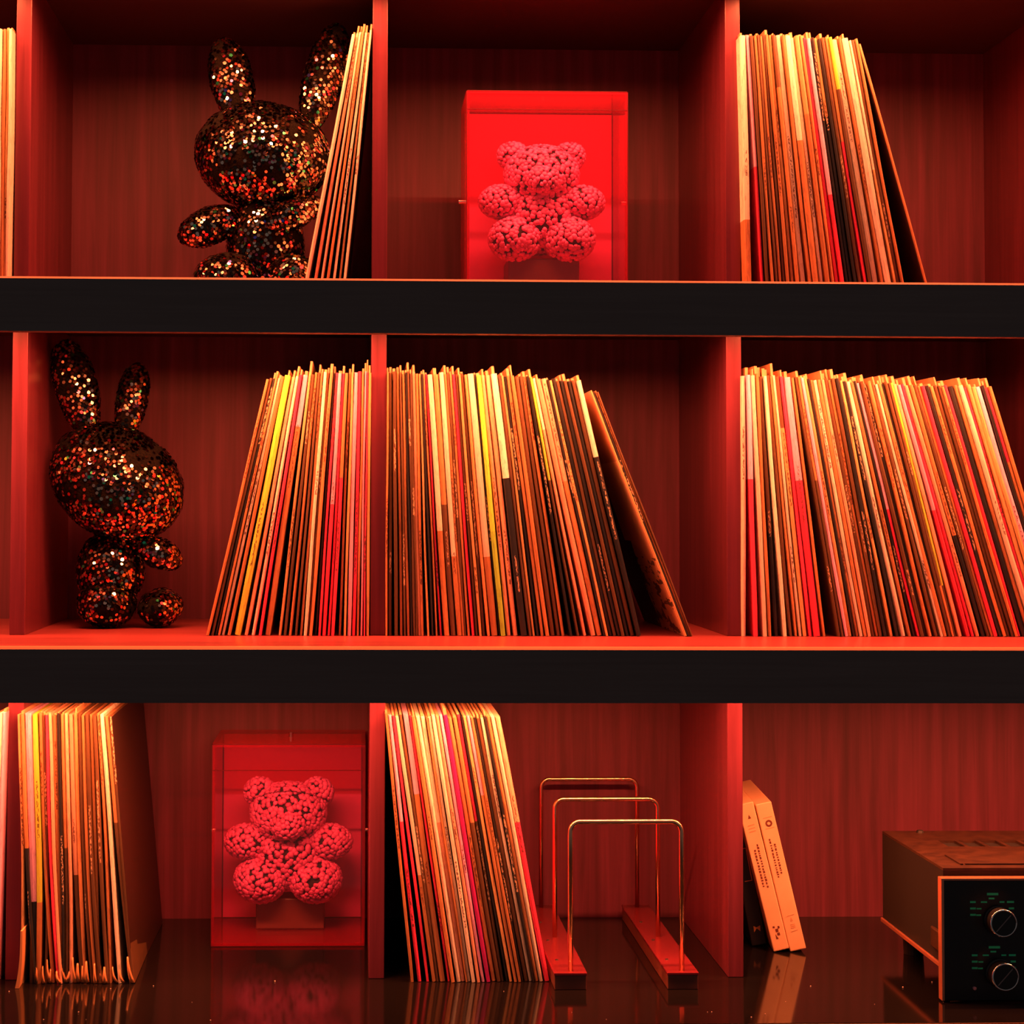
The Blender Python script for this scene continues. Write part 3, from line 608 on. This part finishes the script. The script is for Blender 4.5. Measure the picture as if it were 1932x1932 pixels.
# top cover: a plate with real slots
bm = bmesh.new(); sx0 = AX+.050; ns = 13; sw, sg = .0205, .0052
y1s, y2s = AY0+.135, AY0+.175
zt0, zt1 = AZ1-.0029, AZ1
box(bm, AX, AX+AW, AY0, y1s, zt0, zt1); box(bm, AX, AX+AW, y2s, AY1, zt0, zt1); box(bm, AX, sx0, y1s, y2s, zt0, zt1)
for k in range(ns): box(bm, sx0+k*(sw+sg)+sw, sx0+k*(sw+sg)+sw+(sg if k < ns-1 else AX+AW-(sx0+k*(sw+sg)+sw)), y1s, y2s, zt0, zt1)
box(bm, AX+.032, AX+AW-.03, AY0+.018, AY0+.0215, zt1, zt1+.0016); box(bm, AX+.026, AX+.0295, AY0+.018, AY0+.075, zt1, zt1+.0016)
new_obj('top_cover', ar(bm), M_AMPT, am)
for xx in (AX+.045, AX+.27):
    bm = bmesh.new(); bmesh.ops.create_cone(bm, segments=16, radius1=.005, radius2=.004, depth=.003, cap_ends=True)
    bmesh.ops.translate(bm, verts=bm.verts, vec=(xx, AY1-.012, AZ1+.0015)); new_obj('screw', ar(bm), M_BLACK, am)
new_obj('face_plate', ar(BX(AX-.004, AX+AW+.004, .0775, .0895, Z3+.002, AZ1-.011, bev=.0008)), plain('matte_black_face', (.011, .011, .012), .35), am)
M_TRIM = plain('copper_trim', (.85, .34, .20), .3, .7)
new_obj('trim', ar(BX(AX-.0042, AX+AW+.0042, .0765, .0893, AZ1-.0112, AZ1-.0085, bev=.0006)), M_TRIM, am)
new_obj('trim', ar(BX(AX-.0072, AX-.0040, .0765, .0893, Z3+.002, AZ1-.0086, bev=.0006)), M_TRIM, am)
new_obj('rail', ar(BX(AX-.0030, AX-.0002, .097, AY1, AZ0-.0015, AZ0+.0035, bev=.0006)), M_TRIM, am)
new_obj('handle_bracket', ar(BX(AX-.0045, AX-.0003, .0925, .128, AZ0+.016, AZ0+.040, bev=.002)), M_AMPT, am)
for xx in (AX+.03, AX+AW-.03):
    for yy in (AY0+.03, AY1-.03):
        bm = bmesh.new(); bmesh.ops.create_cone(bm, segments=20, radius1=.012, radius2=.014, depth=.0355, cap_ends=True)
        bmesh.ops.translate(bm, verts=bm.verts, vec=(xx, yy, Z3+.0180)); new_obj('foot', ar(bm), M_BLACK, am)
M_GRN = plain('green_panel_print', (.04, .95, .42), .6)
for kx, kz in ((1.1360, -.4570), (1.1375, -.5170)):
    for cc in range(2):
        X0, Z0 = kx+cc*.145, kz
        kb = new_obj('knob', ar(lathe_y(bmesh.new(), [(.0165, .0773), (.0165, .0740), (.0150, .0735), (.0148, .0585), (.0142, .0580)], X0, Z0, 48)), plain('black_knob', (.012, .012, .013), .28), am, smooth=False)
        new_obj('ring', ar(lathe_y(bmesh.new(), [(.0149, .0600), (.0155, .0592), (.0155, .0572), (.0140, .0566), (.0137, .0576), (.0142, .0590)], X0, Z0, 48, cap=False)), M_CHROME, kb, smooth=True)
        bm = bmesh.new(); box(bm, -.0005, .0005, .0572, .0580, -.0125, .0125); bmesh.ops.rotate(bm, verts=bm.verts, cent=(0, 0, 0), matrix=Matrix.Rotation(D(42), 3, 'Y'))
        bmesh.ops.translate(bm, verts=bm.verts, vec=(X0, 0, Z0)); new_obj('pointer', ar(bm), plain('grey_line', (.25, .2, .2), .4), kb)
        bm = bmesh.new(); XX, ZZ = X0-.0055, Z0+.004
        rows_ = [(-.0065, .0065, .0235, .0262), (-.0045, .0020, .0190, .0208)]
        for s_ in (0, 1, 2):
            zz = .0148-.0072*s_
            rows_ += [(-.0260, -.0195, zz, zz+.0022), (.0165 + .002*s_, .0245, zz, zz+.0022)]
        rows_ += [(-.0135, -.0065, .0150, .0168), (.0080, .0135, .0150, .0168), (-.0185, -.0130, .0076, .0092), (-.0190, -.0135, .0002, .0020)]
        for a, b, c, d in rows_: box(bm, XX+a, XX+b, .0771, .0776, ZZ+c, ZZ+d)
        new_obj('panel_print', ar(bm), M_GRN, am)
bm = lathe_y(bmesh.new(), [(.0020, .0776), (.0020, .0750), (.0012, .0742)], 1.1085, -.5340, 16)
new_obj('indicator', ar(bm), plain('pink_jewel', (.9, .35, .4), .2), am)

# ------------------------------------------------------------------ dust specks on the counter
bm = bmesh.new()
for k in range(26):
    x, y = random.uniform(.0, 1.3), random.uniform(.0, .19); r = random.uniform(.0004, .0009)
    b2 = bmesh.ops.create_icosphere(bm, subdivisions=1, radius=r); bmesh.ops.translate(bm, verts=b2['verts'], vec=(x, y, Z3+r*.9))
o = new_obj('dust', bm, plain('dust_speck', (.7, .5, .4), .7)); o['kind'] = 'stuff'; tag(o, 'dust specks on the glossy black counter', 'dust')
